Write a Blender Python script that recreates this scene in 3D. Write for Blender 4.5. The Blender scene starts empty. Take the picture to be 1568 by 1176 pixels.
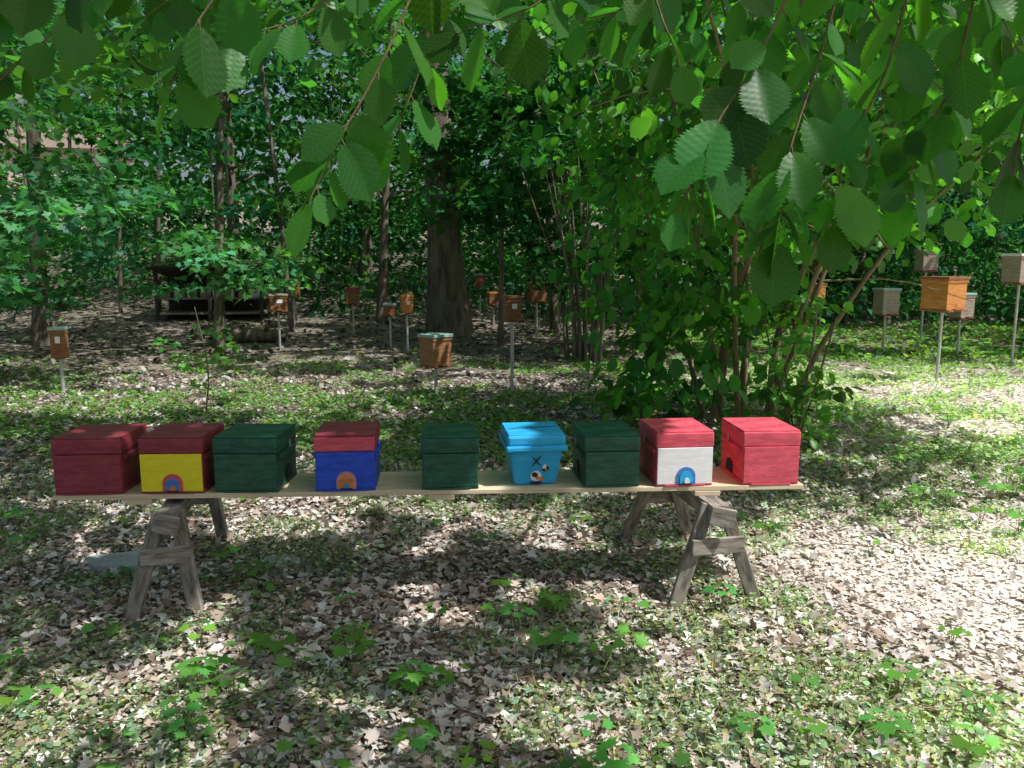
import bpy, bmesh, math, random
import numpy as np
from mathutils import Vector, Matrix, Euler
random.seed(7); rng=np.random.default_rng(11)
scene=bpy.context.scene
scene.view_settings.view_transform='Standard'
try: scene.view_settings.look='None'
except: pass
scene.view_settings.exposure=0
SUN=Vector((0.50,-0.21,0.86)).normalized()

# ---------------------------------------------------------------- noise
_tab=rng.random((256,256))
def vn(x,y,o=0):
    x=np.asarray(x,float)+o*17.3+500; y=np.asarray(y,float)+o*9.1+500
    xi=np.floor(x).astype(int); yi=np.floor(y).astype(int); fx=x-xi; fy=y-yi
    fx=fx*fx*(3-2*fx); fy=fy*fy*(3-2*fy)
    a=_tab[xi%256,yi%256]; b=_tab[(xi+1)%256,yi%256]; c=_tab[xi%256,(yi+1)%256]; d=_tab[(xi+1)%256,(yi+1)%256]
    return (a*(1-fx)+b*fx)*(1-fy)+(c*(1-fx)+d*fx)*fy
def sm(a,b,x):
    t=np.clip((np.asarray(x,float)-a)/(b-a),0,1); return t*t*(3-2*t)
def H(x,y):
    x=np.asarray(x,float); y=np.asarray(y,float)
    far=sm(13,34,y)*(1.0+0.9*sm(3,-10,x))+sm(30,70,y)*5
    near=0.03*(vn(x*.9,y*.9,1)-.5)+0.10*(vn(x*.25,y*.25,2)-.5)*sm(5,10,y)
    return far+near
def DRY_SUNPATCH(x,y):   # dried-out clearing, little green; sun patches painted in as paler soil and litter
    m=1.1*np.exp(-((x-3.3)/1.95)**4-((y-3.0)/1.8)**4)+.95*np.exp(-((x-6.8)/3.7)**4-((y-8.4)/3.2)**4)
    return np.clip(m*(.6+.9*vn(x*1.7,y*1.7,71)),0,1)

# ---------------------------------------------------------------- materials
def newmat(name):
    m=bpy.data.materials.new(name); m.use_nodes=True; nt=m.node_tree; nt.nodes.clear()
    out=nt.nodes.new('ShaderNodeOutputMaterial'); return m,nt,out
def N(nt,t,**kw):
    n=nt.nodes.new(t)
    for k,v in kw.items(): setattr(n,k,v)
    return n
def leafmat(name,trans=.42,rough=.42,tint=(1.5,1.9,.45),veins=False,simple=False):
    m,nt,out=newmat(name); L=nt.links
    at=N(nt,'ShaderNodeAttribute',attribute_name='Col')
    col=at.outputs['Color']
    if simple:
        p=N(nt,'ShaderNodeBsdfDiffuse')
    else:
        p=N(nt,'ShaderNodeBsdfPrincipled'); p.inputs['Roughness'].default_value=rough
        p.inputs['Specular IOR Level'].default_value=.4
    if veins:
        uv=N(nt,'ShaderNodeUVMap',uv_map='UVMap'); sp=N(nt,'ShaderNodeSeparateXYZ'); L.new(uv.outputs[0],sp.inputs[0])
        ab=N(nt,'ShaderNodeMath',operation='ABSOLUTE'); L.new(sp.outputs[0],ab.inputs[0])
        m1=N(nt,'ShaderNodeMath',operation='MULTIPLY_ADD'); L.new(ab.outputs[0],m1.inputs[0]); m1.inputs[1].default_value=-.75; L.new(sp.outputs[1],m1.inputs[2])
        m2=N(nt,'ShaderNodeMath',operation='MULTIPLY'); L.new(m1.outputs[0],m2.inputs[0]); m2.inputs[1].default_value=9
        fr=N(nt,'ShaderNodeMath',operation='PINGPONG'); L.new(m2.outputs[0],fr.inputs[0]); fr.inputs[1].default_value=.5
        r1=N(nt,'ShaderNodeMapRange'); L.new(fr.outputs[0],r1.inputs[0]); r1.inputs[1].default_value=0; r1.inputs[2].default_value=.10; r1.inputs[3].default_value=1; r1.inputs[4].default_value=0
        r2=N(nt,'ShaderNodeMapRange'); L.new(ab.outputs[0],r2.inputs[0]); r2.inputs[1].default_value=.0; r2.inputs[2].default_value=.016; r2.inputs[3].default_value=1; r2.inputs[4].default_value=0
        mx=N(nt,'ShaderNodeMath',operation='MAXIMUM'); L.new(r1.outputs[0],mx.inputs[0]); L.new(r2.outputs[0],mx.inputs[1])
        ml=N(nt,'ShaderNodeMath',operation='MULTIPLY'); L.new(mx.outputs[0],ml.inputs[0]); ml.inputs[1].default_value=.30
        mc=N(nt,'ShaderNodeMix',data_type='RGBA'); L.new(ml.outputs[0],mc.inputs[0]); L.new(col,mc.inputs[6]); mc.inputs[7].default_value=(.14,.26,.05,1)
        col=mc.outputs[2]
        bp=N(nt,'ShaderNodeBump'); bp.inputs['Strength'].default_value=.25; bp.inputs['Distance'].default_value=.001; L.new(fr.outputs[0],bp.inputs['Height']); L.new(bp.outputs[0],p.inputs['Normal'])
    L.new(col,p.inputs['Color' if simple else 'Base Color'])
    t=N(nt,'ShaderNodeBsdfTranslucent')
    vm=N(nt,'ShaderNodeVectorMath',operation='MULTIPLY'); L.new(col,vm.inputs[0]); vm.inputs[1].default_value=tint; L.new(vm.outputs[0],t.inputs['Color'])
    mix=N(nt,'ShaderNodeMixShader'); mix.inputs[0].default_value=trans
    L.new(p.outputs[0],mix.inputs[1]); L.new(t.outputs[0],mix.inputs[2]); L.new(mix.outputs[0],out.inputs[0])
    return m
M_leaf=leafmat('leaf_green',tint=(1.7,2.1,.6))
M_far=leafmat('leaf_distant',trans=.4,tint=(1.7,2.1,.6),simple=True)
M_hazel=leafmat('hazel_leaf',trans=.45,veins=True,tint=(2.1,2.6,.6))
M_litter=leafmat('dry_leaf',trans=.08,tint=(1,.8,.6),simple=True)
def surf(name,c1,c2,scale=8,rough=.6,stretch=(1,1,1),bump=.3,bdist=.01,det=6,spec=.3,c3=None,worn=None,dry_sunpatch=False):
    m,nt,out=newmat(name); L=nt.links
    tc=N(nt,'ShaderNodeTexCoord'); mp=N(nt,'ShaderNodeMapping'); mp.inputs['Scale'].default_value=stretch
    L.new(tc.outputs['Object'],mp.inputs[0])
    no=N(nt,'ShaderNodeTexNoise'); no.inputs['Scale'].default_value=scale; no.inputs['Detail'].default_value=det; no.inputs['Roughness'].default_value=.65
    L.new(mp.outputs[0],no.inputs['Vector'])
    cr=N(nt,'ShaderNodeValToRGB'); cr.color_ramp.elements[0].position=.35; cr.color_ramp.elements[1].position=.65
    cr.color_ramp.elements[0].color=(*c1,1); cr.color_ramp.elements[1].color=(*c2,1)
    if c3:
        e=cr.color_ramp.elements.new(.74); e.color=(*c3,1)
    L.new(no.outputs['Fac'],cr.inputs[0]); colo=cr.outputs[0]
    if worn:
        n2=N(nt,'ShaderNodeTexNoise'); n2.inputs['Scale'].default_value=16; n2.inputs['Detail'].default_value=8; n2.inputs['Roughness'].default_value=.75
        mp2=N(nt,'ShaderNodeMapping'); mp2.inputs['Scale'].default_value=(1,1,3.5); mp2.inputs['Location'].default_value=(3,1,7); L.new(tc.outputs['Object'],mp2.inputs[0]); L.new(mp2.outputs[0],n2.inputs['Vector'])
        r=N(nt,'ShaderNodeMapRange'); L.new(n2.outputs['Fac'],r.inputs[0]); r.inputs[1].default_value=.54; r.inputs[2].default_value=.68; r.inputs[3].default_value=0; r.inputs[4].default_value=.6
        mc=N(nt,'ShaderNodeMix',data_type='RGBA'); L.new(r.outputs[0],mc.inputs[0]); L.new(colo,mc.inputs[6]); mc.inputs[7].default_value=(*worn,1); colo=mc.outputs[2]
    if dry_sunpatch:
        at=N(nt,'ShaderNodeAttribute',attribute_name='DrySunpatch'); mc=N(nt,'ShaderNodeMix',data_type='RGBA'); L.new(at.outputs['Fac'],mc.inputs[0]); L.new(colo,mc.inputs[6]); mc.inputs[7].default_value=(.72,.65,.57,1); colo=mc.outputs[2]  # soil painted paler inside the sun patches
    p=N(nt,'ShaderNodeBsdfPrincipled'); p.inputs['Roughness'].default_value=rough; p.inputs['Specular IOR Level'].default_value=spec
    L.new(colo,p.inputs['Base Color'])
    bp=N(nt,'ShaderNodeBump'); bp.inputs['Strength'].default_value=bump; bp.inputs['Distance'].default_value=bdist
    L.new(no.outputs['Fac'],bp.inputs['Height']); L.new(bp.outputs[0],p.inputs['Normal']); L.new(p.outputs[0],out.inputs[0])
    return m
def paint(name,c,rough=.5,var=.3,worn=True):
    d=tuple(v*(1-var) for v in c); u=tuple(min(1,v*(1+var*.5)+.015) for v in c)
    wc=tuple(v*.6+.10 for v in c) if worn else None
    return surf(name,d,u,scale=7,rough=rough,stretch=(1.2,1.2,6),bump=.4,bdist=.005,spec=.45,worn=wc)
M_ground=surf('forest_soil',(.12,.10,.075),(.32,.28,.22),scale=2.2,rough=.95,bump=.5,bdist=.03,det=12,c3=(.17,.21,.10),dry_sunpatch=True)
M_bark=surf('bark',(.06,.05,.037),(.25,.21,.165),scale=9,rough=.9,stretch=(1,1,.18),bump=1,bdist=.04,det=8)
M_stem=surf('hazel_bark',(.18,.13,.07),(.36,.28,.17),scale=14,rough=.7,stretch=(1,1,.4),bump=.5,bdist=.01)
M_twig=surf('twig_bark',(.14,.10,.05),(.26,.2,.11),scale=40,rough=.7)
M_plank=surf('pine_plank',(.60,.46,.29),(.82,.68,.50),scale=5,rough=.6,stretch=(.5,9,9),bump=.3,bdist=.003)
M_old=surf('weathered_wood',(.13,.11,.09),(.42,.37,.33),scale=7,rough=.85,stretch=(6,6,1.2),bump=.6,bdist=.006)
M_stone=surf('stone',(.28,.32,.34),(.48,.51,.51),scale=9,rough=.85,bump=.5,bdist=.01)
M_maroon=paint('maroon_paint',(.29,.03,.055)); M_red=paint('red_paint',(.74,.09,.14)); M_green=paint('dark_green_paint',(.010,.10,.062),rough=.4,var=.45)
M_yellow=paint('yellow_paint',(.88,.76,.015),var=.1,worn=False); M_blue=paint('blue_paint',(.015,.08,.68)); M_sky=paint('light_blue_paint',(.02,.43,.82),var=.12,worn=False)
M_white=paint('white_paint',(.88,.86,.88),var=.06,worn=False); M_orange=paint('orange_paint',(.7,.24,.04)); M_pink=paint('pink_paint',(.7,.28,.25)); M_dark=paint('black_paint',(.012,.012,.014),worn=False); M_midblue=paint('mid_blue_paint',(.05,.24,.6))
M_teal=surf('lid_metal',(.25,.42,.38),(.40,.55,.52),scale=5,rough=.45)
M_hive=surf('varnished_wood',(.42,.16,.04),(.66,.30,.10),scale=6,rough=.45,stretch=(1,1,7),bump=.2,bdist=.003)
M_hive4=surf('dull_brown_wood',(.26,.115,.055),(.42,.21,.11),scale=6,rough=.55,stretch=(1,1,7),bump=.2,bdist=.003)
M_hive2=surf('brown_wood',(.19,.08,.04),(.34,.16,.08),scale=6,rough=.6,stretch=(1,1,7))
M_hive3=surf('grey_wood',(.28,.22,.18),(.46,.38,.31),scale=6,rough=.7,stretch=(1,1,7))
M_metal,nt,out=newmat('steel'); p=N(nt,'ShaderNodeBsdfPrincipled'); p.inputs['Base Color'].default_value=(.55,.55,.55,1); p.inputs['Metallic'].default_value=.5; p.inputs['Roughness'].default_value=.45; nt.links.new(p.outputs[0],out.inputs[0])

# ---------------------------------------------------------------- helpers
def link(o,parent=None):
    scene.collection.objects.link(o)
    if parent: o.parent=parent
    return o
def empty(name,loc=(0,0,0),rz=0):
    e=bpy.data.objects.new(name,None); e.empty_display_size=.1; e.location=loc; e.rotation_euler=(0,0,rz); return link(e)
def mesh_obj(name,verts,faces,mat,parent=None,smooth=False):
    me=bpy.data.meshes.new(name); me.from_pydata([tuple(v) for v in verts],[],faces); me.materials.append(mat)
    if smooth: me.polygons.foreach_set('use_smooth',[True]*len(me.polygons))
    me.update(); return link(bpy.data.objects.new(name,me),parent)
def box(name,size,loc,mat,parent=None,bev=.004,taper=1.0,rot=None):
    x,y,z=[s/2 for s in size]; V=[]
    for sz in (-1,1):
        k=taper if sz<0 else 1
        for sx,sy in ((-1,-1),(1,-1),(1,1),(-1,1)): V.append((sx*x*k,sy*y*k,sz*z))
    F=[(3,2,1,0),(4,5,6,7),(0,1,5,4),(1,2,6,5),(2,3,7,6),(3,0,4,7)]
    o=mesh_obj(name,V,F,mat,parent); o.location=loc
    if rot: o.rotation_euler=rot
    if bev:
        b=o.modifiers.new('b','BEVEL'); b.width=bev; b.segments=2
    return o
def beam(name,p0,p1,w,t,mat,parent=None,wdir=(1,0,0)):
    p0=Vector(p0); p1=Vector(p1); d=(p1-p0); L=d.length; z=d.normalized(); x=Vector(wdir); x=(x-z*x.dot(z)).normalized(); y=z.cross(x)
    o=box(name,(w,t,L),(0,0,0),mat,parent,bev=.004)
    m=Matrix((x,y,z)).transposed().to_4x4(); m.translation=(p0+p1)/2; o.matrix_local=m; return o
def tubes(name,paths,mat,parent=None,seg=8,wob=0.0):
    V=[];F=[]
    for pts,rad in paths:
        pts=[Vector(p) for p in pts]; n0=len(V); n=len(pts)
        for i,p in enumerate(pts):
            d=(pts[min(i+1,n-1)]-pts[max(i-1,0)]).normalized()
            a=d.cross(Vector((.13,.99,.05))).normalized(); b=d.cross(a)
            for k in range(seg):
                an=2*math.pi*k/seg; r=rad[i]*(1+wob*math.sin(k*2.4+i*.9)+wob*random.uniform(-.4,.4))
                V.append(p+a*math.cos(an)*r+b*math.sin(an)*r)
        for i in range(n-1):
            for k in range(seg):
                k2=(k+1)%seg; F.append((n0+i*seg+k,n0+i*seg+k2,n0+(i+1)*seg+k2,n0+(i+1)*seg+k))
    return mesh_obj(name,V,F,mat,parent,True)
def spline(cp,n):
    cp=[Vector(c) for c in cp]; out=[]
    P=[cp[0]*2-cp[1]]+cp+[cp[-1]*2-cp[-2]]
    m=len(cp)-1
    for i in range(n+1):
        t=i/n*m; k=min(int(t),m-1); f=t-k; a,b,c,d=P[k:k+4]
        out.append(.5*((2*b)+(c-a)*f+(2*a-5*b+4*c-d)*f*f+(3*b-a-3*c+d)*f**3))
    return out
def nrm(a): return a/np.maximum(np.linalg.norm(a,axis=1,keepdims=True),1e-9)
def batch(name,tmpl,pos,ydir,normal,scale,col,mat,parent=None,smooth=False,bend=None):
    tv,tf,tuv=tmpl; tv=np.array(tv,float); K=len(tv); n=len(pos)
    y=nrm(ydir); z=nrm(normal-(normal*y).sum(1,keepdims=True)*y); x=np.cross(y,z)
    V=pos[:,None,:]+scale[:,None,None]*(tv[None,:,0,None]*x[:,None,:]+tv[None,:,1,None]*y[:,None,:]+tv[None,:,2,None]*z[:,None,:])
    if bend is not None:
        V[:,:,2]-= (bend*scale)[:,None]*(tv[None,:,1]**2)
    V=V.reshape(-1,3)
    lf=np.array([i for f in tf for i in f]); ls=np.array([len(f) for f in tf])
    loops=(lf[None,:]+np.arange(n)[:,None]*K).ravel()
    st=np.concatenate([[0],np.cumsum(ls)[:-1]]); starts=(st[None,:]+np.arange(n)[:,None]*len(lf)).ravel()
    me=bpy.data.meshes.new(name); me.vertices.add(len(V)); me.vertices.foreach_set('co',V.astype(np.float32).ravel())
    me.loops.add(len(loops)); me.loops.foreach_set('vertex_index',loops.astype(np.int32))
    me.polygons.add(len(starts)); me.polygons.foreach_set('loop_start',starts.astype(np.int32))
    try: me.polygons.foreach_set('loop_total',np.tile(ls,n).astype(np.int32))
    except Exception: pass
    me.update(calc_edges=True)
    ca=me.color_attributes.new('Col','FLOAT_COLOR','POINT')
    c4=np.ones((n,K,4),np.float32); c4[:,:,:3]=col[:,None,:]; ca.data.foreach_set('color',c4.ravel())
    if tuv is not None:
        uv=me.uv_layers.new(name='UVMap'); u=np.array(tuv,float)[lf]; uv.data.foreach_set('uv',np.tile(u,(n,1)).astype(np.float32).ravel())
    if smooth: me.polygons.foreach_set('use_smooth',np.ones(len(starts),bool))
    me.materials.append(mat); me.validate(); me.update()
    return link(bpy.data.objects.new(name,me),parent)

T6=([(0,0,0),(.34,.25,.09),(.30,.65,.07),(0,1,-.08),(-.30,.65,.07),(-.34,.25,.09)],[(0,1,2,3),(0,3,4,5)],None)
def maple(curl=1):
    o=[(0,0),(.14,.05),(.42,-.02),(.33,.2),(.62,.42),(.3,.46),(.3,.68),(0.12,.62),(0,1.0)]
    o=o+[(-x,y) for x,y in o[-2:0:-1]]
    V=[(0,.3,0)]+[(x,y,curl*(.10*abs(x)-.08*y*y)) for x,y in o]; n=len(o)
    return (V,[(0,i+1,(i+1)%n+1) for i in range(n)],None)
TM=maple(); TMc=maple(3.5)
def hazel(rows,cols,ser):
    V=[];U=[];F=[]
    for i in range(rows+1):
        t=i/rows
        w=.46*max(0,math.sin(math.pi*min(1,t*.97)**1.12))**.62
        if t>.80: w*=.22+.78*((1-t)/.20)**.9
        if t==0: w=.05
        if t==1: w=.004
        for j in range(-cols,cols+1):
            s=j/cols; ww=w*(1+(ser*(1 if i%2 else -1) if abs(j)==cols else 0))
            ph=(t-abs(s)*.33)*9
            z=.10*abs(s)*w*2+.005*math.sin(ph*2*math.pi)*min(1,abs(s)*2)-.05*s*s*w
            V.append((s*ww,t-.07*abs(s)*(1 if t<.2 else 0),z)); U.append((s*w,t))
    c=2*cols+1
    for i in range(rows):
        for j in range(c-1): F.append((i*c+j,i*c+j+1,(i+1)*c+j+1,(i+1)*c+j))
    return (V,F,U)
TH=hazel(34,4,.08); TH2=hazel(7,1,.05)

def rv(n,s=1.0): return rng.normal(0,s,(n,3))
def spraydata(C,R,n,flat=.16,tilt=.35):
    M=len(C); R=np.broadcast_to(R,(M,)); c=np.repeat(C,n,0); r=np.repeat(R,n)
    a=rng.random(M*n)*2*np.pi; q=np.sqrt(rng.random(M*n))*r
    off=np.stack([np.cos(a)*q,np.sin(a)*q,rng.normal(0,1,M*n)*flat*r-.25*q*q/np.maximum(r,.01)],1)
    pos=c+off
    yd=off*[1,1,0]/r[:,None]+rv(M*n,.45); yd[:,2]-=.35
    nm=np.array([[0,0,1.]])+rv(M*n,tilt)
    return pos,yd,nm
def cols(n,base,var=.25,grp=1):
    base=np.array(base); k=rng.normal(1,var,(n//grp+1,1)).repeat(grp,0)[:n]*rng.normal(1,min(.18,var*.6),(n,1)); h=rng.normal(0,.14,(n//grp+1,1)).repeat(grp,0)[:n]
    c=base*np.clip(k,.35,2); c=c*np.concatenate([1+h,np.ones((n,1)),1-h],1); return np.clip(c,.003,1)

# ---------------------------------------------------------------- ground
g=np.linspace(-1,1,321); gx=np.sign(g)*(np.abs(g)*22+np.abs(g)**4*130); gy=gx+6
X,Y=np.meshgrid(gx,gy); Z=H(X,Y)
vv=np.stack([X,Y,Z],2).reshape(-1,3); n=321
ff=[(j*n+i,j*n+i+1,(j+1)*n+i+1,(j+1)*n+i) for j in range(n-1) for i in range(n-1)]
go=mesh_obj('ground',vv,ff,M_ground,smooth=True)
da=go.data.attributes.new('DrySunpatch','FLOAT','POINT'); da.data.foreach_set('value',DRY_SUNPATCH(vv[:,0],vv[:,1]).astype(np.float32))

def scatter(n,y0,y1,k=.72,pad=.8,p=1.0):
    y=y0+(y1-y0)*rng.random(n)**p; x=(rng.random(n)*2-1)*(k*y+pad); return x,y
P=[];S=[];C=[];DD=[]
pal=np.array([(.74,.66,.60),(.58,.45,.38),(.90,.84,.80),(.32,.24,.19),(.76,.61,.54),(.93,.90,.88),(.64,.60,.56),(.45,.34,.28)])
for cnt,y0,y1,s in ((78000,1.6,5.5,.029),(54000,5,11,.041),(20000,10,24,.08)):
    x,y=scatter(cnt,y0,y1); dr=DRY_SUNPATCH(x,y)[:,None]; z=H(x,y)+rng.random(cnt)*.014*(1-.6*dr[:,0])+.004
    P.append(np.stack([x,y,z],1)); S.append(s*np.clip(rng.lognormal(0,.45,cnt),.3,2)); DD.append(dr)
    c=pal[rng.integers(0,len(pal),cnt)]*rng.uniform(.6,1.08,(cnt,1)); c=c*(1-.72*dr)+np.array([[.95,.90,.85]])*.72*dr  # litter colour lifted towards white to paint in the sun patches
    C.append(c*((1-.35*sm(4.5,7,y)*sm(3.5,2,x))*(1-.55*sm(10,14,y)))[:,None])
P=np.concatenate(P);S=np.concatenate(S);C=np.concatenate(C);DD=np.concatenate(DD);n=len(P)
T6c=([(0,0,0),(.22,.3,.10),(.28,.7,.15),(0,1,.02),(-.24,.6,.12),(-.24,.25,.02)],[(0,1,2,3),(0,3,4,5)],None)
lt=empty('leaf_litter')
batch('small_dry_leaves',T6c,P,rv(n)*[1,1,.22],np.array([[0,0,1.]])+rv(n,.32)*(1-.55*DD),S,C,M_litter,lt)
n=9000; x,y=scatter(n,1.7,10); k=DRY_SUNPATCH(x,y)<.45+.3*rng.random(n); x=x[k]; y=y[k]; n=len(x)
batch('dry_maple_leaves',TMc,np.stack([x,y,H(x,y)+.02+rng.random(n)*.015],1),rv(n)*[1,1,.2],np.array([[0,0,1.]])*rng.choice([-1,1],(n,1))+rv(n,.35),rng.uniform(.03,.07,n),pal[rng.integers(0,len(pal),n)]*rng.uniform(.55,1.0,(n,1)),M_litter,lt)

# low green ground cover
P=[];S=[];C=[]
for cnt,y0,y1,s in ((105000,1.6,6.5,.017),(90000,6,13,.034),(26000,12.5,18,.08)):
    x,y=scatter(cnt,y0,y1)
    d=.5*vn(x*1.3,y*1.3,5)+.5*vn(x*4.7,y*4.7,6)+.01-.20*DRY_SUNPATCH(x,y)-.22*sm(8.8,10.5,y)*sm(2,0,x)+.08*sm(3,4.5,x)*sm(4.2,5.5,y)+.05*sm(4.5,6,y)
    k=rng.random(cnt)<sm(.36,.62,d)*np.where((y>12.5)&(x<2.5),.1,1)
    x=x[k];y=y[k];m=len(x); z=H(x,y)+rng.random(m)**1.5*.04+.015
    P.append(np.stack([x,y,z],1)); S.append(s*rng.uniform(.6,1.6,m)); c=cols(m,(.26,.33,.20),.3); dr=DRY_SUNPATCH(x,y)[:,None]; hh=sm(4.5,7.5,y)[:,None]*(1-dr); c=c*(1-hh)+c*hh*np.array([[.7,.98,.5]]); C.append(c*(1+.8*dr))  # cover leaves brightened in colour there too, as if sunlit
P=np.concatenate(P);S=np.concatenate(S);C=np.concatenate(C);n=len(P)
T6w=([(0,0,0),(.42,.25,.05),(.36,.7,.04),(0,1,-.05),(-.36,.7,.04),(-.42,.25,.05)],[(0,1,2,3),(0,3,4,5)],None)
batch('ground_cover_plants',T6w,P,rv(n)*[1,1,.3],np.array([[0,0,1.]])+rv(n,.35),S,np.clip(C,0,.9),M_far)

# maple seedlings
cl=[];st=[]
for i in range(150):
    y=1.9+9*random.random()**1.4; x=random.uniform(-1,1)*(.66*y+.3)
    if 0.9<x<2.8 and y<4.2 and random.random()<.6: continue
    nl=random.choice([3,4,4,5]); b=Vector((x,y,float(H(x,y)))); hh=random.uniform(.04,.12); a0=random.random()*6.28
    for k in range(nl):
        a=a0+k*6.28/nl+random.uniform(-.3,.3); e=b+Vector((math.cos(a)*.03,math.sin(a)*.03,hh*random.uniform(.8,1.1)))
        st.append(([b,b+(e-b)*.6+Vector((0,0,.01)),e],[.0022,.0015,.001])); cl.append((e,Vector((math.cos(a),math.sin(a),-.15)),random.uniform(.035,.075)))
for (x0,y0,r,cnt) in ((-.95,2.5,.18,3),(-.35,2.75,.08,2),(.08,3.25,.16,4),(.15,3.05,.1,2),(1.2,2.5,.2,2),(.9,3.4,.04,1),(2.3,2.7,.3,2),(-.6,3.0,.1,2),(2.7,4.7,.4,8),(3.2,5.2,.5,10),(-2.9,4.4,.5,8),(-1.0,2.9,.15,2),(.45,2.3,.2,2),(-.3,2.3,.1,1)):
    for q in range(cnt):
        x=x0+random.uniform(-r,r); y=y0+random.uniform(-r,r); b=Vector((x,y,float(H(x,y)))); hh=random.uniform(.06,.15); a0=random.random()*6.28
        for k in range(5):
            a=a0+k*1.257; e=b+Vector((math.cos(a)*.03,math.sin(a)*.03,hh)); st.append(([b,b+(e-b)*.6,e],[.0022,.0015,.001])); cl.append((e,Vector((math.cos(a),math.sin(a),-.2)),random.uniform(.045,.085)))
sd=empty('maple_seedlings'); n=len(cl)
batch('seedling_leaves',TM,np.array([tuple(c[0]) for c in cl]),np.array([tuple(c[1]) for c in cl]),np.array([[0,0,1.]])+rv(n,.2),np.array([c[2] for c in cl]),cols(n,(.14,.34,.07),.2,4),M_leaf,sd)
tubes('seedling_stalks',st,M_twig,sd,seg=3)
n=26000; x,y=scatter(n,1.8,13); k=(vn(x*.9,y*.9,12)+.15*sm(4,6,x)*sm(5,7,y)+.08*sm(6,8,y))>.64; x=x[k];y=y[k];n=len(x)
TG=([(-.03,0,0),(.03,0,0),(.022,.5,.03),(0,1,.16),(-.022,.5,.03)],[(0,1,2,4),(4,2,3)],None)
batch('grass',TG,np.stack([x,y,H(x,y)],1),np.array([[0,0,1.]])+rv(n,.45),rv(n),rng.uniform(.04,.12,n),cols(n,(.42,.48,.28),.2),M_far)
tw=[]
for i in range(380):
    y=2+8*random.random()**1.6; x=random.uniform(-1,1)*(.66*y+.3); a=random.random()*6.28; L=random.uniform(.06,.3); z=float(H(x,y))+.02
    tw.append(([(x,y,z),(x+math.cos(a)*L*.5,y+math.sin(a)*L*.5,z+.015),(x+math.cos(a+.3)*L,y+math.sin(a+.3)*L,z)],[.004,.003,.002]))
tubes('fallen_twigs',tw,M_twig,seg=4)

for (x,y,w,d,dz) in ((-1.98,3.95,.46,.24,0),(-1.2,4.0,.26,.13,-.018)):
    V=[];m=9
    for zz,kk in ((0,1),(.045,.95)):
        for k in range(m):
            a=6.283*k/m; r=1+.16*math.sin(k*2.7+x*5); V.append((math.cos(a)*w/2*r*kk,math.sin(a)*d/2*r*kk,zz))
    o=mesh_obj('flat_stone',V,[tuple(range(m))[::-1],tuple(range(m,2*m))]+[(k,(k+1)%m,m+(k+1)%m,m+k) for k in range(m)],M_stone); o.location=(x,y,float(H(x,y))-.005+dz)
    b=o.modifiers.new('b','BEVEL'); b.width=.008; b.segments=2

# ---------------------------------------------------------------- plank table
L0=Vector((-2.04,3.45,0)); R0=Vector((1.36,3.63,0)); dirp=(R0-L0).normalized(); ang=math.atan2(dirp.y,dirp.x); LEN=(R0-L0).length
tb=empty('plank_table_top',(L0.x,L0.y,0),ang)
box('front_board',(LEN,.17,.022),(LEN/2,.085,.509),M_plank,tb,.003)
box('back_board',(LEN-.03,.165,.022),(LEN/2-.01,.262,.508),M_plank,tb,.003)
for i,xx in enumerate((.37,1.72,2.95)):
    box('batten_%d'%i,(.12,.34,.024),(xx,.168,.485),M_plank,tb,.003)
def sawhorse(f,b,fl,fr,bl,br):
    s=empty('sawhorse'); f=Vector(f); b=Vector(b)
    beam('top_beam',f,b,.085,.075,M_old,s,(1,0,0))
    d=(b-f).normalized()
    for nm,foot,base,sg in (('leg_1',fl,f+d*.05,-1),('leg_2',fr,f+d*.05,1),('leg_3',bl,b-d*.06,-1),('leg_4',br,b-d*.06,1)):
        top=base+Vector((sg*.035,0,.03)); foot=Vector(foot); foot.z=float(H(foot.x,foot.y))-.01
        beam(nm,foot,top,.062,.035,M_old,s,(1,0,0))
    for nm,base,fo1,fo2,o in (('cleat_1',f+d*.05,fl,fr,-.03),('cleat_2',b-d*.06,bl,br,.03)):
        m=.36; a=base+(Vector(fo1)-base)*m; c=base+(Vector(fo2)-base)*m; e=(c-a).normalized()*.055
        beam(nm,a-e+d*o,c+e+d*o,.075,.022,M_old,s,(0,0,1))
    beam('gusset',f+Vector((-.05,-.022,.0)),f+Vector((.06,-.022,-.02)),.085,.02,M_old,s,(0,0,1))
    return s
sawhorse((-1.50,3.36,.435),(-1.66,4.2,.435),(-1.66,3.30,0),(-1.40,3.38,0),(-1.95,4.28,0),(-1.62,4.34,0))
sawhorse((.93,3.46,.435),(.80,4.24,.435),(.735,3.46,0),(1.13,3.55,0),(.62,4.3,0),(1.0,4.35,0))

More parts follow.
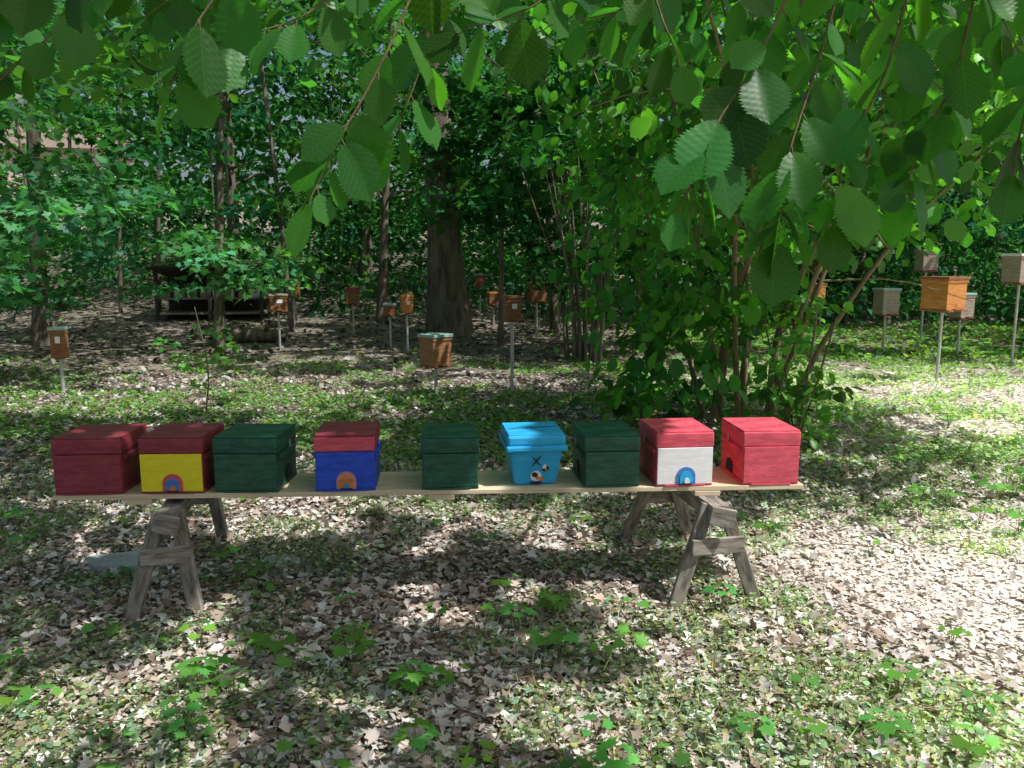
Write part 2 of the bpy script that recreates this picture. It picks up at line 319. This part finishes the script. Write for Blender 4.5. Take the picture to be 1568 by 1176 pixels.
# ---------------------------------------------------------------- hive boxes on the plank
def arch(name,r,h,loc,mat,parent,axis='y',t=.004):
    m=14; o=[(-r,0)]+[(r*math.cos(math.pi-math.pi*k/m),h+r*math.sin(math.pi*k/m)) for k in range(m+1)]+[(r,0)]
    k=len(o); V=[]
    for s in (0,t):
        for a,b in o: V.append((a,-s,b) if axis=='y' else (-s,a,b) if axis=='-x' else (s,a,b))
    F=[tuple(range(k)),tuple(range(k,2*k))[::-1]]+[(i,(i+1)%k,k+(i+1)%k,k+i) for i in range(k)]
    ob=mesh_obj(name,V,F,mat,parent); ob.location=loc; return ob
ZT=.521
def hivebox(xc,w,yaw,mb,ml,front=None,arc=None,lidfront=None,h=.25,d=.325,side=None,off=.0,lh=.068):
    base=L0+dirp*(xc)+Vector((-dirp.y,dirp.x,0))*(d/2+.006+off)
    e=empty('wooden_hive_box',(base.x,base.y,ZT),ang+math.radians(yaw))
    bh=h-lh-.003
    box('floor',(w-.004,d-.004,.018),(0,0,.009),mb,e,.002)
    box('body',(w-.008,d-.008,bh-.020),(0,0,.02+(bh-.020)/2),mb,e,.003)
    box('lid',(w,d,lh),(0,0,h-lh/2),ml,e,.006)
    box('lid_top_board_1',(w-.004,d*.44,.006),(0,-d*.255,h+.0035),ml,e,.002)
    box('lid_top_board_2',(w-.004,d*.50,.006),(0,d*.235,h+.0035),ml,e,.002)
    fm=front or mb
    box('front_panel',(w-.012,.007,bh-.008),(0,-d/2-.001,bh/2+.006),fm,e,.002)
    if lidfront: box('lid_front',(w-.002,.004,lh-.006),(0,-d/2-.001,h-lh/2),lidfront,e,.001)
    yf=-d/2-.0047
    if arc:
        arch('entrance_arch_ring',.044,.036,(0.005,yf-.0015,.012),arc[0],e,'y',.003)
        arch('entrance_arch_inner',.030,.028,(0.005,yf-.005,.014),arc[1],e,'y',.003)
        arch('entrance_knob',.012,.010,(0.008,yf-.0085,.018),arc[2],e,'y',.006)
        box('entrance_slot',(.05,.004,.007),(.005,yf-.009,.013),M_dark,e,0)
    box('foot_strip',(w*.7,.006,.008),(0,yf-.001,.005),mb,e,.001)
    for sx in (-1,1):
        box('hinge_hook_%d'%(sx+2),(.005,.012,.05),(sx*(w/2+.003),d*.12,h-lh-.002),M_metal,e,.001)
        box('side_cleat_%d'%(sx+2),(.012,d*.8,.02),(sx*(w/2+.001),0,bh-.02),mb,e,.003)
    if side:
        sg=1 if side=='x' else -1
        arch('side_entrance_recess',.042,.022,(sg*(w/2-.002),0.02,.022),M_dark,e,side,.004)
    return e
def xs(X): return (X-L0.x)/dirp.x
hivebox(xs(-1.885),.298,1.5,M_maroon,M_maroon)
hivebox(xs(-1.515),.282,-1,M_maroon,M_maroon,M_yellow,(M_red,M_midblue,M_orange))
hivebox(xs(-1.185),.288,-3.5,M_green,M_green,side='x',h=.245)
hivebox(xs(-.758),.272,2,M_blue,M_maroon,M_blue,(M_pink,M_orange,M_midblue),lidfront=M_red)
hivebox(xs(-.285),.262,1.5,M_green,M_green,h=.235)
hivebox(xs(.452),.262,3,M_green,M_green,side='-x',h=.235)
hivebox(xs(.79),.272,2.5,M_red,M_red,M_white,(M_midblue,M_sky,M_white))
hivebox(xs(1.20),.272,0.5,M_red,M_red,side='-x')
base=L0+dirp*xs(.105)+Vector((-dirp.y,dirp.x,0))*.175
e=empty('light_blue_hive_box',(base.x,base.y,ZT),ang+math.radians(4))
box('body',(.245,.28,.165),(0,0,.0825),M_sky,e,.012,taper=.80)
box('lid_flange',(.285,.325,.028),(0,0,.18),M_sky,e,.008)
box('lid',(.27,.31,.05),(0,0,.216),M_sky,e,.012)
box('lid_ridge_1',(.26,.12,.008),(0,-.08,.243),M_sky,e,.003); box('lid_ridge_2',(.26,.14,.008),(0,.07,.243),M_sky,e,.003)
tubes('strap',[([(-.12,-.02,.247),(-.05,-.01,.252),(.03,.0,.25),(.12,.02,.247)],[.002]*4)],M_dark,e,seg=5)
sl=math.atan2(.028,.165)
def dec(nm,w,h,x,z,mat,rot=0,k=0):
    m=20; V=[]
    for s in (0,.003):
        for i in range(m): V.append((w*math.cos(6.2832*i/m),-s,h*math.sin(6.2832*i/m)))
    F=[tuple(range(m)),tuple(range(m,2*m))[::-1]]+[(i,(i+1)%m,m+(i+1)%m,m+i) for i in range(m)]
    o=mesh_obj(nm,V,F,mat,e); yy=-.112-(z/.165)*.028-.002-k*.003; o.location=(x,yy,z); o.rotation_euler=(sl,rot,0); return o
dec('painted_cross_a',.032,.0032,0,.118,M_dark,math.radians(48)); dec('painted_cross_b',.032,.0032,0,.118,M_dark,math.radians(-48),1)
dec('painted_flower',.026,.026,0,.045,M_white); dec('painted_flower_spot',.014,.012,-.006,.052,M_dark,.3,1); dec('painted_flower_eye',.008,.008,.008,.036,M_orange,0,2)
dec('painted_bee_body',.017,.011,.045,.078,M_dark,-.5); dec('painted_bee_stripe',.004,.009,.045,.078,M_orange,-.5,1); dec('painted_bee_wing',.008,.012,.038,.092,M_white,.4,1)
dec('painted_leaf',.009,.009,.026,.03,M_orange,0,1); dec('entrance_hole',.03,.006,0,.012,M_dark,0,1)

# ---------------------------------------------------------------- pole hives
def polehive(x,y,zb,w,h,yaw,mat,lidmat,label=False,d=None):
    z0=float(H(x,y)); d=d or w*.95
    e=empty('pole_mounted_hive',(x,y,z0),math.radians(yaw)); zb=zb-z0
    tubes('pole',[([(0,0,-.05),(0,0,zb*.5),(0,0,zb)],[.02,.02,.02])],M_metal,e,seg=10)
    box('bracket',(w*.5,d*.5,.02),(0,0,zb-.008),M_hive2,e,.002)
    box('floor',(w*1.04,d*1.12,.02),(0,-.01,zb+.01),M_hive2,e,.002)
    box('body',(w,d,h-.04),(0,0,zb+h/2),mat,e,.004)
    box('roof',(w*1.14,d*1.14,.035),(0,0,zb+h-.002),lidmat,e,.004)
    box('roof_band',(w*1.07,d*1.07,.04),(0,0,zb+h-.039),mat,e,.003)
    tubes('entrance',[([(0,-d/2-.003,zb+.08),(0,-d/2+.01,zb+.08)],[.018,.018])],M_dark,e,seg=12)
    box('landing_board',(w*.4,.05,.012),(0,-d/2-.03,zb+.028),M_hive2,e,.002)
    if label: box('label',(w*.35,.004,h*.22),(w*.05,-d/2-.004,zb+h*.62),M_white,e,0)
for a in ((-.88,9.2,.35,.27,.36,42,M_hive4,M_teal),(-5.2,9.2,.45,.15,.34,10,M_hive2,M_teal,True),(5.5,10.3,.92,.38,.42,28,M_hive,M_hive2),
 (6.35,13.7,.64,.30,.44,10,M_hive3,M_teal),(7.35,13.2,.62,.28,.4,20,M_hive3,M_teal),(7.45,11.9,1.22,.34,.42,15,M_hive3,M_white),(0,9.3,.87,.17,.27,15,M_hive2,M_hive2,True),
 (-1.8,13.8,.66,.18,.3,20,M_hive,M_orange,True),(-2.15,14.2,.6,.2,.2,0,M_hive2,M_teal),(-3.15,16,.72,.26,.3,10,M_hive2,M_maroon),(-4.6,17,.8,.28,.36,5,M_hive2,M_hive2),(-4.0,13.8,.7,.28,.28,20,M_hive2,M_hive3,True),
 (-.75,19,.9,.26,.34,0,M_hive2,M_teal),(.46,15,.8,.3,.35,15,M_hive2,M_hive3),(2.6,17,.6,.2,.3,20,M_hive,M_teal),(5.5,14.6,.8,.22,.34,20,M_hive,M_hive2),(6.7,17.5,1.3,.36,.4,10,M_hive2,M_midblue),(7.9,15.5,1.35,.3,.4,5,M_hive3,M_hive3),
 (-.4,17.3,.6,.22,.28,15,M_hive2,M_orange),(-5.9,16.5,.8,.28,.3,10,M_hive2,M_hive2),(7.9,19,1.3,.3,.35,10,M_hive2,M_teal)):
    polehive(*a)

# bee shelter
bx,by=-6.7,18.2; bz=float(H(bx,by)); s=empty('bee_shelter',(bx,by,bz),math.radians(8))
M_shed=surf('dark_boards',(.04,.034,.028),(.10,.085,.07),scale=6,rough=.9,stretch=(8,8,1))
box('roof',(2.5,1.4,.06),(0,0,1.05),M_shed,s,.01,rot=(math.radians(-8),0,0)); box('back_wall',(2.3,.05,1.0),(0,.6,.5),M_shed,s,.005)
for i,xx in enumerate((-1.1,0,1.1)): box('post_%d'%i,(.07,.07,1.02),(xx,-.5,.5),M_shed,s,.005)
for i,zz in enumerate((.12,.45)):
    box('shelf_%d'%i,(2.3,.9,.045),(0,0,zz),M_old,s,.004)
for i in range(8):
    box('hive_%d'%i,(.17,.26,.17),(-.95+i*.27,-.25,.56),M_white if i%3 else M_hive3,s,.006); box('hive_roof_%d'%i,(.2,.3,.025),(-.95+i*.27,-.25,.66),M_hive2,s,.004)
z=float(H(-4.9,14.8)); lg=empty('fallen_log'); tubes('log',[(spline([(-5.5,14.9,z+.1),(-4.9,14.8,z+.14),(-4.2,14.9,z+.12)],8),[.13,.14,.13,.14,.12,.13,.12,.11,.1])],M_bark,lg,seg=12,wob=.08)
tubes('log_branch',[([(-4.6,14.85,z+.15),(-4.4,14.6,z+.4)],[.05,.03])],M_bark,lg,seg=8)
hx,hy=-28,50; z=float(H(hx,hy)); s=empty('pink_house',(hx,hy,z-.6),math.radians(14))
M_wall=surf('pink_render',(.68,.50,.50),(.78,.62,.61),scale=3); M_roof=surf('roof_tiles',(.20,.14,.12),(.30,.22,.19),scale=8)
box('walls',(8,6,4.2),(0,0,2.1),M_wall,s,.02)
mesh_obj('roof',[(-4.4,-3.4,4.1),(4.4,-3.4,4.1),(4.4,3.4,4.1),(-4.4,3.4,4.1),(-4.4,0,6.0),(4.4,0,6.0)],[(0,1,5,4),(2,3,4,5),(0,4,3),(1,2,5),(3,2,1,0)],M_roof,s)
for i,xx in enumerate((-2.6,0,2.6)):
    box('window_%d'%i,(1.0,.06,1.2),(xx,-3.03,2.5),M_dark,s,.01); box('sill_%d'%i,(1.2,.14,.08),(xx,-3.07,1.82),M_white,s,.01)

# ---------------------------------------------------------------- trees
def treetrunk(x,y,h,r,lean=(0,0),par=None,limbs=8,zl=2.5,reach=2.5,name='trunk',seg=14):
    z0=float(H(x,y)); paths=[]; cp=[(x,y,z0-.1),(x+lean[0]*.3+random.uniform(-.05,.05),y,z0+h*.33),(x+lean[0]*.7,y+lean[1]*.6,z0+h*.66),(x+lean[0],y+lean[1],z0+h)]
    pts=spline(cp,14); rad=[r*(1.35 if i==0 else 1.08 if i==1 else 1-.75*i/14) for i in range(15)]
    paths.append((pts,rad))
    for i in range(limbs):
        t=random.uniform(zl/h,.95); k=min(int(t*14),13); b=pts[k]; a=random.random()*6.28; L=reach*random.uniform(.5,1.1)
        e=b+Vector((math.cos(a)*L,math.sin(a)*L,L*random.uniform(.1,.6))); m=(b+e)/2+Vector((0,0,.15*L))
        rr=rad[k]*.35; paths.append((spline([b,m,e],6),[rr*(1-.8*j/6) for j in range(7)]))
    return tubes(name,paths,M_bark,par,seg=seg,wob=.05)
def crown(x,y,zb,zt,R,nsp,per,size,col,par,name='foliage',sr=.6,tmpl=T6,cond=None,tilt=.4,mat=None):
    C=[]
    while len(C)<nsp:
        a=random.random()*6.283; q=math.sqrt(random.random()); z=random.uniform(zb,zt); f=(z-zb)/(zt-zb)
        rr=R*(.75+.35*math.sin(math.pi*min(1,f*1.1)))*(1 if f<.6 else 1-(f-.6)*1.3)
        p=(x+math.cos(a)*q*rr,y+math.sin(a)*q*rr,z)
        if vn(p[0]*.8+z*.9,p[1]*.8-z*1.3,21)<.44: continue
        if cond and not cond(*p): continue
        C.append(p)
    C=np.array(C); pos,yd,nm=spraydata(C,rng.uniform(.6,1.3,nsp)*sr,per,tilt=tilt); n=len(pos)
    k=pos[:,2]>H(pos[:,0],pos[:,1])+.1
    c=cols(n,col,.34,per)
    return batch(name,tmpl,pos[k],yd[k],nm[k],(size*rng.uniform(.6,1.3,n))[k],c[k],mat or (M_far if y>12 else M_leaf),par)
G1=(.045,.155,.055); G2=(.09,.25,.06); G3=(.04,.15,.075); G2d=(.06,.185,.05)
e=empty('oak_tree'); treetrunk(-1.25,16,13,.36,(-.55,.3),e,7,6,3.5,seg=20); crown(-1.6,16.3,5.2,11,4.0,50,44,.17,G1,e)
e=empty('maple_tree'); treetrunk(-8.6,10.2,8,.16,(.3,0),e,10,1.6,2.6)
crown(-7.6,9.8,1.0,5.2,2.7,120,56,.14,(.06,.19,.085),e,sr=.6,tmpl=TM,cond=lambda x,y,z:(x<-5.0+.35*(z-1)))
crown(-6.6,9.3,1.0,2.0,1.3,22,60,.13,(.08,.24,.11),e,'foliage_low',sr=.5,tmpl=TM,cond=lambda x,y,z:x<-5.1)
e=empty('hornbeam_tree'); treetrunk(-4.6,2.2,7,.12,(.3,.8),e,6,3.2,1.8)
tubes('boughs',[(spline([(-4.5,2.4,2.8),(-3.4,3.8,3.4),(-2.2,4.8,3.3),(-1.2,5.4,2.9)],14),[.04*(1-.06*j) for j in range(15)]),(spline([(-4.5,2.5,3.2),(-4.0,4.2,3.9),(-3.4,5.6,3.7),(-2.9,6.6,3.1)],14),[.04*(1-.06*j) for j in range(15)])],M_bark,e,seg=8)
C=[]
while len(C)<115:
    x=random.uniform(-4.6,-.2); y=random.uniform(3.6,7); z=random.uniform(2.2,4.4)
    if z<1.55+.20*y+.25*max(0,x+2.6): continue
    if vn(x*1.6+z,y*1.6-z,61)<.45: continue
    C.append((x,y,z))
C=np.array(C); pos,yd,nm=spraydata(C,rng.uniform(.3,.55,len(C)),26,flat=.22,tilt=.4); n=len(pos)
batch('foliage',TH2,pos,yd,nm,.095*rng.uniform(.6,1.25,n),cols(n,(.065,.20,.045),.28,26),M_hazel,e,True)
mids=[(-5.2,14.2,8,.09,1.9,2.6),(-8.5,14.5,9,.14,1.8,3),(-2.9,17.8,9,.1,2.4,2.6),(.9,16.5,8,.1,2.0,2.2),(2.2,13.6,7,.08,1.7,2.0),(-.2,14.4,6,.05,2.3,1.5),(-11.5,13.5,9,.15,1.4,3),(4.9,18,9,.13,2.0,2.6),(8.2,19,9,.14,2.2,3),(11,16,9,.15,1.9,3),(-7,20.5,10,.16,2.4,3),(3.4,20,10,.16,2.3,3),(-4,22,11,.2,2.2,3.4),(12.5,21,10,.2,2.0,3.4),(.6,23,11,.2,2.2,3.4),(9.5,24,11,.2,2.2,3.5),(-14,20,11,.2,1.8,3.0),(6.5,22,10,.15,1.8,3)]
for i,(x,y,h,r,zb,R) in enumerate(mids):
    e=empty('woodland_tree'); treetrunk(x,y,h,r,(random.uniform(-.5,.5),0),e,9,zb,R*.8)
    z0=float(H(x,y)); crown(x,y,zb+z0*.4,min(h-.3+z0,2.5+y*.36),R,int(40+R*11),40,.14+.002*y,random.choice([G1,G2d,G3]),e,sr=.65,tmpl=TM if y<15 else T6)
    if i==0: crown(-4.9,13.2,1.15,2.1,1.4,16,46,.13,(.09,.26,.11),e,'foliage_low',sr=.5,tmpl=TM)
paths=[]
for i in range(30):
    y=random.uniform(15,34); x=random.uniform(-.75,.75)*y; z0=float(H(x,y)); r=random.uniform(.02,.07); l=random.uniform(-.8,.8)
    paths.append((spline([(x,y,z0-.1),(x+l*.3,y,z0+3),(x+l,y,z0+8)],8),[r*(1-.07*j) for j in range(9)]))
tubes('distant_tree_trunks',paths,M_bark,seg=7,wob=.05)
C=[]
while len(C)<1050:
    y=random.uniform(24,40); x=random.uniform(-1,1)*(.72*y+2); z=float(H(x,y))+random.random()**.9*(3+y*.30)+.1
    if vn(x*.35+z*.5,z*.6+y*.3,31)<.34+.09*max(0,min(1,(z-5)/3)): continue
    if abs(x/y+.575)<.045 and .06<(z-1.55)/y<.15: continue
    C.append((x,y,z))
C=np.array(C); pos,yd,nm=spraydata(C,rng.uniform(.7,1.4,len(C)),42,flat=.3,tilt=.6); n=len(pos)
batch('distant_trees',T6,pos,yd,nm,.33*rng.uniform(.6,1.3,n),cols(n,(.055,.17,.065),.4,42),M_far)
C=[]
while len(C)<760:
    y=random.uniform(15,25); x=random.uniform(-1,1)*(.70*y+1.5)
    if x<3.2 and (y<18.5 or random.random()<.45): continue
    if x>3.2 and y<17.5: continue
    if -9<x<-4.5 and y<20: continue
    C.append((x,y,float(H(x,y))+random.random()**1.2*2.6+.1))
C=np.array(C); pos,yd,nm=spraydata(C,rng.uniform(.4,.9,len(C)),44,flat=.35,tilt=.5); n=len(pos)
batch('undergrowth_shrubs',T6,pos,yd,nm,.17*rng.uniform(.6,1.3,n),cols(n,(.05,.155,.068),.35,44),M_far)
e=empty('bare_stem_shrub'); pp=[]
for i in range(22):
    a=random.random()*6.28; q=random.uniform(.05,.35); t=random.uniform(.3,1.0)
    pp.append((spline([(1.15+math.cos(a)*q,12.6+math.sin(a)*q,0),(1.15+math.cos(a)*(q+.15),12.6+math.sin(a)*(q+.1),1.3),(1.15+math.cos(a)*(q+t),12.6+math.sin(a)*(q+.4),3.2)],6),[.024*(1-.1*j) for j in range(7)]))
tubes('stems',pp,M_bark,e,seg=6); crown(1.2,12.6,1.2,4.2,1.5,70,36,.11,G1,e,sr=.4,cond=lambda x,y,z: z>1.9 or random.random()<.5)

# ---------------------------------------------------------------- hazel tree
hz=empty('hazel_tree'); st=[]
stems=[((1.95,7.6,0),(2.05,7.5,1.1),(2.3,7.2,2.4),(2.4,6.9,4.2),.055),((2.35,7.2,0),(2.38,7.1,1.0),(2.75,6.6,2.2),(3.6,5.6,3.9),.042),((2.4,7.5,0),(2.7,7.4,1.0),(3.1,7.3,2.3),(3.7,7,4),.034),
 ((2.0,7.4,0),(1.8,7.4,1.0),(1.5,7.2,2.4),(1.0,6.6,3.9),.036),((2.2,7.7,0),(2.35,7.8,1.3),(2.5,7.7,2.6),(2.6,7.4,4.4),.04),((1.9,7.8,0),(1.6,8,1.2),(1.2,8.2,2.4),(.7,8.2,3.6),.03),
 ((2.5,7.3,0),(2.75,7.0,.9),(3.3,6.5,2.0),(4.3,5.6,3.2),.03),((2.3,7.3,0),(2.5,6.9,1.2),(2.6,6.0,2.4),(2.2,4.8,3.2),.03),((2.1,7.3,0),(1.9,6.9,1.2),(1.6,6,2.5),(1.0,4.6,3.1),.03),((2.2,7.5,0),(2.15,7.4,1.4),(2.1,7.3,2.8),(2.0,7.2,4.5),.03)]
for a,b,c,d,r in stems:
    st.append((spline([a,b,c,d],16),[r*(1-.045*j) for j in range(17)]))
st.append((spline([(2.2,4.8,3.2),(1.7,3.4,2.95),(.9,2.3,2.5),(.3,1.75,2.3),(-.5,1.7,2.28)],18),[.016*(1-.04*j) for j in range(19)]))
st.append((spline([(2.2,4.8,3.2),(2.0,3.4,2.95),(1.5,2.4,2.5),(1.0,1.8,2.28),(.6,1.6,2.22)],18),[.015*(1-.04*j) for j in range(19)]))
st.append((spline([(1.0,4.6,3.1),(.2,3.3,2.9),(-.5,2.5,2.55),(-1.0,2.0,2.3),(-1.5,1.9,2.2)],18),[.015*(1-.04*j) for j in range(19)]))
for i in range(46):
    a=random.random()*6.28; s=random.choice(stems); b=spline(s[:4],16)[random.randint(7,15)]
    L=random.uniform(.5,1.4); e_=b+Vector((math.cos(a)*L,math.sin(a)*L-.2,random.uniform(-.2,.6))); st.append((spline([b,(b+e_)/2+Vector((0,0,.1)),e_],5),[.01*(1-.15*j) for j in range(6)]))
tubes('stems',st,M_stem,hz,seg=9,wob=.04)
C=[]
while len(C)<390:
    x=random.uniform(.2,6.2); y=random.uniform(4.2,9); z=random.uniform(.2,4.8)
    zmin=.1 if (.9<x<2.9 and y>6.4) else 1.55+.22*abs(x-2.2)+.16*(7-y)
    if z<zmin: continue
    if z<1.5 and (abs(x-1.85)>.95 or random.random()<.2): continue
    if z>1.3 and ((x-2.6)/3.2)**2+((y-6.8)/2.6)**2+((z-2.6)/2.6)**2>1: continue
    if z>1.3 and vn(x*1.5+z,y*1.5-z*1.7,41)<.42: continue
    if 2.05<x<2.8 and y<7.3 and z<2.0: continue
    C.append((x,y,z))
C=np.array(C); pos,yd,nm=spraydata(C,rng.uniform(.25,.55,len(C)),24,flat=.3,tilt=.45); n=len(pos); yd[:,2]-=.3
k=pos[:,2]>.08
hc=cols(n,(.065,.20,.04),.3,24); yl=(sm(2.4,4.4,pos[:,0])*sm(1.8,3.2,pos[:,2]))[:,None]; hc=np.clip(hc*(1-yl)+hc*yl*np.array([[1.9,1.5,1.1]]),0,.6)  # upper right leaves coloured brighter and yellower, standing in for backlight
batch('leaves_mid',TH2,pos[k],yd[k],nm[k],(.11*rng.uniform(.6,1.25,n))[k],hc[k],M_hazel,hz,True,bend=np.full(k.sum(),.2))
tws=[([(-.11,1.75,2.3),(-.25,1.72,1.98),(-.35,1.7,1.80),(-.41,1.68,1.68)]),([(-.09,1.9,2.35),(-.2,1.9,2.0),(-.28,1.88,1.80)]),([(-.4,1.75,2.3),(-.62,1.72,2.05),(-.69,1.7,1.90)]),
([(-.8,1.9,2.25),(-.98,1.85,2.06),(-1.1,1.8,1.93)]),([(.62,1.65,2.3),(.50,1.65,1.98),(.39,1.62,1.80),(.33,1.6,1.66)]),([(.7,1.7,2.3),(.62,1.7,1.96),(.56,1.68,1.76),(.54,1.66,1.60)]),
([(.85,1.75,2.3),(.78,1.75,1.95),(.7,1.74,1.78),(.68,1.72,1.64)]),([(1.0,1.8,2.3),(.95,1.8,1.95),(.88,1.78,1.82),(.84,1.76,1.70)]),([(1.15,1.7,2.25),(1.06,1.7,1.95),(1.03,1.7,1.74)]),
([(.2,1.8,2.3),(.07,1.8,2.1),(-.1,1.78,2.03)]),([(.3,1.7,2.3),(.28,1.7,2.1),(.33,1.68,1.95)]),([(-.3,2.2,2.45),(-.5,2.2,2.2),(-.75,2.15,2.1)]),([(-1.1,2.1,2.4),(-1.3,2.1,2.15),(-1.45,2.05,2.05)]),
([(.5,2.3,2.5),(.35,2.3,2.25),(.1,2.3,2.18)]),([(1.2,2.4,2.6),(1.3,2.3,2.25),(1.45,2.3,2.0)]),([(.8,2.1,2.5),(.9,2.1,2.15),(1.1,2.1,1.95)]),([(-.6,1.6,2.2),(-.85,1.6,2.1),(-1.05,1.58,2.03)]),([(.9,1.6,2.25),(1.1,1.6,2.06),(1.2,1.6,1.9)]),
([(-1.3,2.3,2.4),(-1.55,2.3,2.1),(-1.65,2.25,1.9)]),([(0,2.5,2.6),(-.15,2.5,2.3),(-.3,2.5,2.2)]),([(1.5,2.7,2.7),(1.6,2.7,2.3),(1.75,2.7,2.05)]),([(.6,2.6,2.6),(.65,2.6,2.3),(.8,2.6,2.1)]),
([(.4,2.0,2.4),(.55,2.0,2.15),(.75,1.98,2.02)]),([(1.0,2.9,2.8),(1.15,2.9,2.4),(1.1,2.9,2.15)]),([(-.2,2.9,2.8),(-.05,2.9,2.5),(-.1,2.9,2.36)]),([(-.9,2.8,2.75),(-1.0,2.8,2.5),(-1.2,2.8,2.35)])]
pp=[];LP=[];LY=[];LN=[];LS=[]
for cp in tws:
    cp=[Vector(c) for c in cp]; L=sum((cp[i+1]-cp[i]).length for i in range(len(cp)-1)); n=max(6,int(L/.045)); pts=spline(cp,n)
    pp.append((pts,[.0035*(1-.6*i/n) for i in range(n+1)]))
    for i in range(1,n+1):
        p=pts[i]; d=(pts[i]-pts[i-1]).normalized(); sd_=d.cross(Vector((0,-1,.3))).normalized()*(1 if i%2 else -1)
        y=sd_*random.uniform(.3,1.0)+d*.35+Vector((random.uniform(-.3,.3),random.uniform(-.6,.5),-.35-random.random()*.6))
        if i==n: y=d+Vector((0,0,-.3))
        y.normalize(); q=p+y*.018+Vector((0,0,-.004)); pp.append(([p,q],[.0015,.001]))
        LP.append(q);LY.append(y);LN.append(Vector((random.uniform(-.6,.7),-.35+random.uniform(-.6,.5),.8)));LS.append(random.choice([1,1,.75])*random.uniform(.075,.122))
A=lambda l:np.array([tuple(v) for v in l])
tubes('twigs',pp,M_twig,hz,seg=6)
n=len(LP); batch('leaves_near',TH,A(LP),A(LY),A(LN),np.array(LS),cols(n,(.045,.165,.028),.22),M_hazel,hz,True,bend=rng.uniform(.05,.35,n))

e=empty('young_sapling'); tubes('stem',[(spline([(-3.1,8.0,0),(-3.05,8.0,.5),(-3.15,8.0,1.1)],6),[.01,.009,.008,.007,.006,.005,.004])],M_twig,e,seg=6)
crown(-3.1,8.0,.35,1.15,.35,9,10,.08,G2,e,sr=.16,tmpl=TM)
e=empty('sunlit_bush'); crown(2.42,6.7,.1,1.35,.30,20,18,.10,(.13,.30,.06),e,sr=.2); tubes('stems',[(spline([(2.42,6.7,0),(2.42+a,6.7+b,.5),(2.42+a*2,6.7+b*2,1.1)],5),[.008]*6) for a,b in ((.1,.1),(-.15,.05),(.1,-.1),(0,-.15),(-.05,.15))],M_twig,e,seg=5)

# ---------------------------------------------------------------- overhead canopy, out of view, added and thinned to shape the dapples
def lit(x,y):
    n=.32*vn(x*.8,y*.8,51)+.32*vn(x*2.0,y*2.0,52)+.36*vn(x*4.4,y*4.4,53)
    b=.48*np.exp(-((x-3.3)/2.1)**4-((y-3.0)/1.8)**4)+.44*np.exp(-((x-6.8)/4.0)**4-((y-8.4)/3.3)**4)+.13*np.exp(-((x+3.0)/4)**2-((y-8.6)/1.1)**2)+.11*np.exp(-((x-.9)/1.2)**2-((y-3.0)/.9)**2)+.25*np.exp(-((x-.75)/.5)**4-((y-3.85)/.4)**4)+.08*np.exp(-((y-2.1)/.6)**4)+.04*np.exp(-((y-3.85)/.3)**4)
    return n+b
e=empty('unseen_canopy_tree'); 
treetrunk(9.5,-4.5,10,.28,(-.5,.3),e,12,5,4.5)
e3=empty('unseen_canopy_tree'); treetrunk(14.0,8.5,10,.25,(-.8,.0),e3,12,5,4.0)
C=np.stack([rng.uniform(-2.5,13.5,1500),rng.uniform(-1.5,13.5,1500),rng.uniform(5.4,6.5,1500)],1)
pos,yd,nm=spraydata(C,rng.uniform(.5,1.0,len(C)),30,tilt=.25); n=len(pos)
yd[:,2]*=.4
yn=nrm(yd); sz=.21*rng.uniform(.7,1.2,n); cen=pos+yn*sz[:,None]*.5
gx_=cen[:,0]-SUN.x/SUN.z*cen[:,2]; gy_=cen[:,1]-SUN.y/SUN.z*cen[:,2]
k=lit(gx_,gy_)<.51  # drops canopy leaves wherever a sun patch is wanted
cc=cols(n,G2,.2,30)
near1=(pos[:,1]<4); near3=(pos[:,1]>=4)
for m_,pe in ((near1,e),(near3,e3)):
    q=k&m_; batch('foliage',T6,pos[q],yd[q],nm[q],sz[q],cc[q],M_far,pe)

# ---------------------------------------------------------------- light, world, camera
w=bpy.data.worlds.new('World'); scene.world=w; w.use_nodes=True; nt=w.node_tree
sky=nt.nodes.new('ShaderNodeTexSky'); sky.sky_type='NISHITA'; sky.sun_disc=False
sky.sun_elevation=math.asin(SUN.z); sky.sun_rotation=math.atan2(SUN.x,SUN.y); sky.dust_density=4.0
bg=nt.nodes['Background']; nt.links.new(sky.outputs[0],bg.inputs[0]); bg.inputs[1].default_value=.11
l=bpy.data.lights.new('sun','SUN'); l.energy=5; l.angle=math.radians(.5); l.color=(1,.98,.94)
lo=bpy.data.objects.new('sun',l); link(lo); lo.rotation_euler=(-SUN).to_track_quat('-Z','Y').to_euler(); lo.location=SUN*30
cam=bpy.data.cameras.new('camera'); co=bpy.data.objects.new('camera',cam); link(co)
cam.sensor_width=36; cam.lens=36*1231/1568; cam.clip_end=500; cam.clip_start=.05
co.location=(0,0,1.55); co.rotation_euler=(math.radians(90-8.7),0,0); scene.camera=co
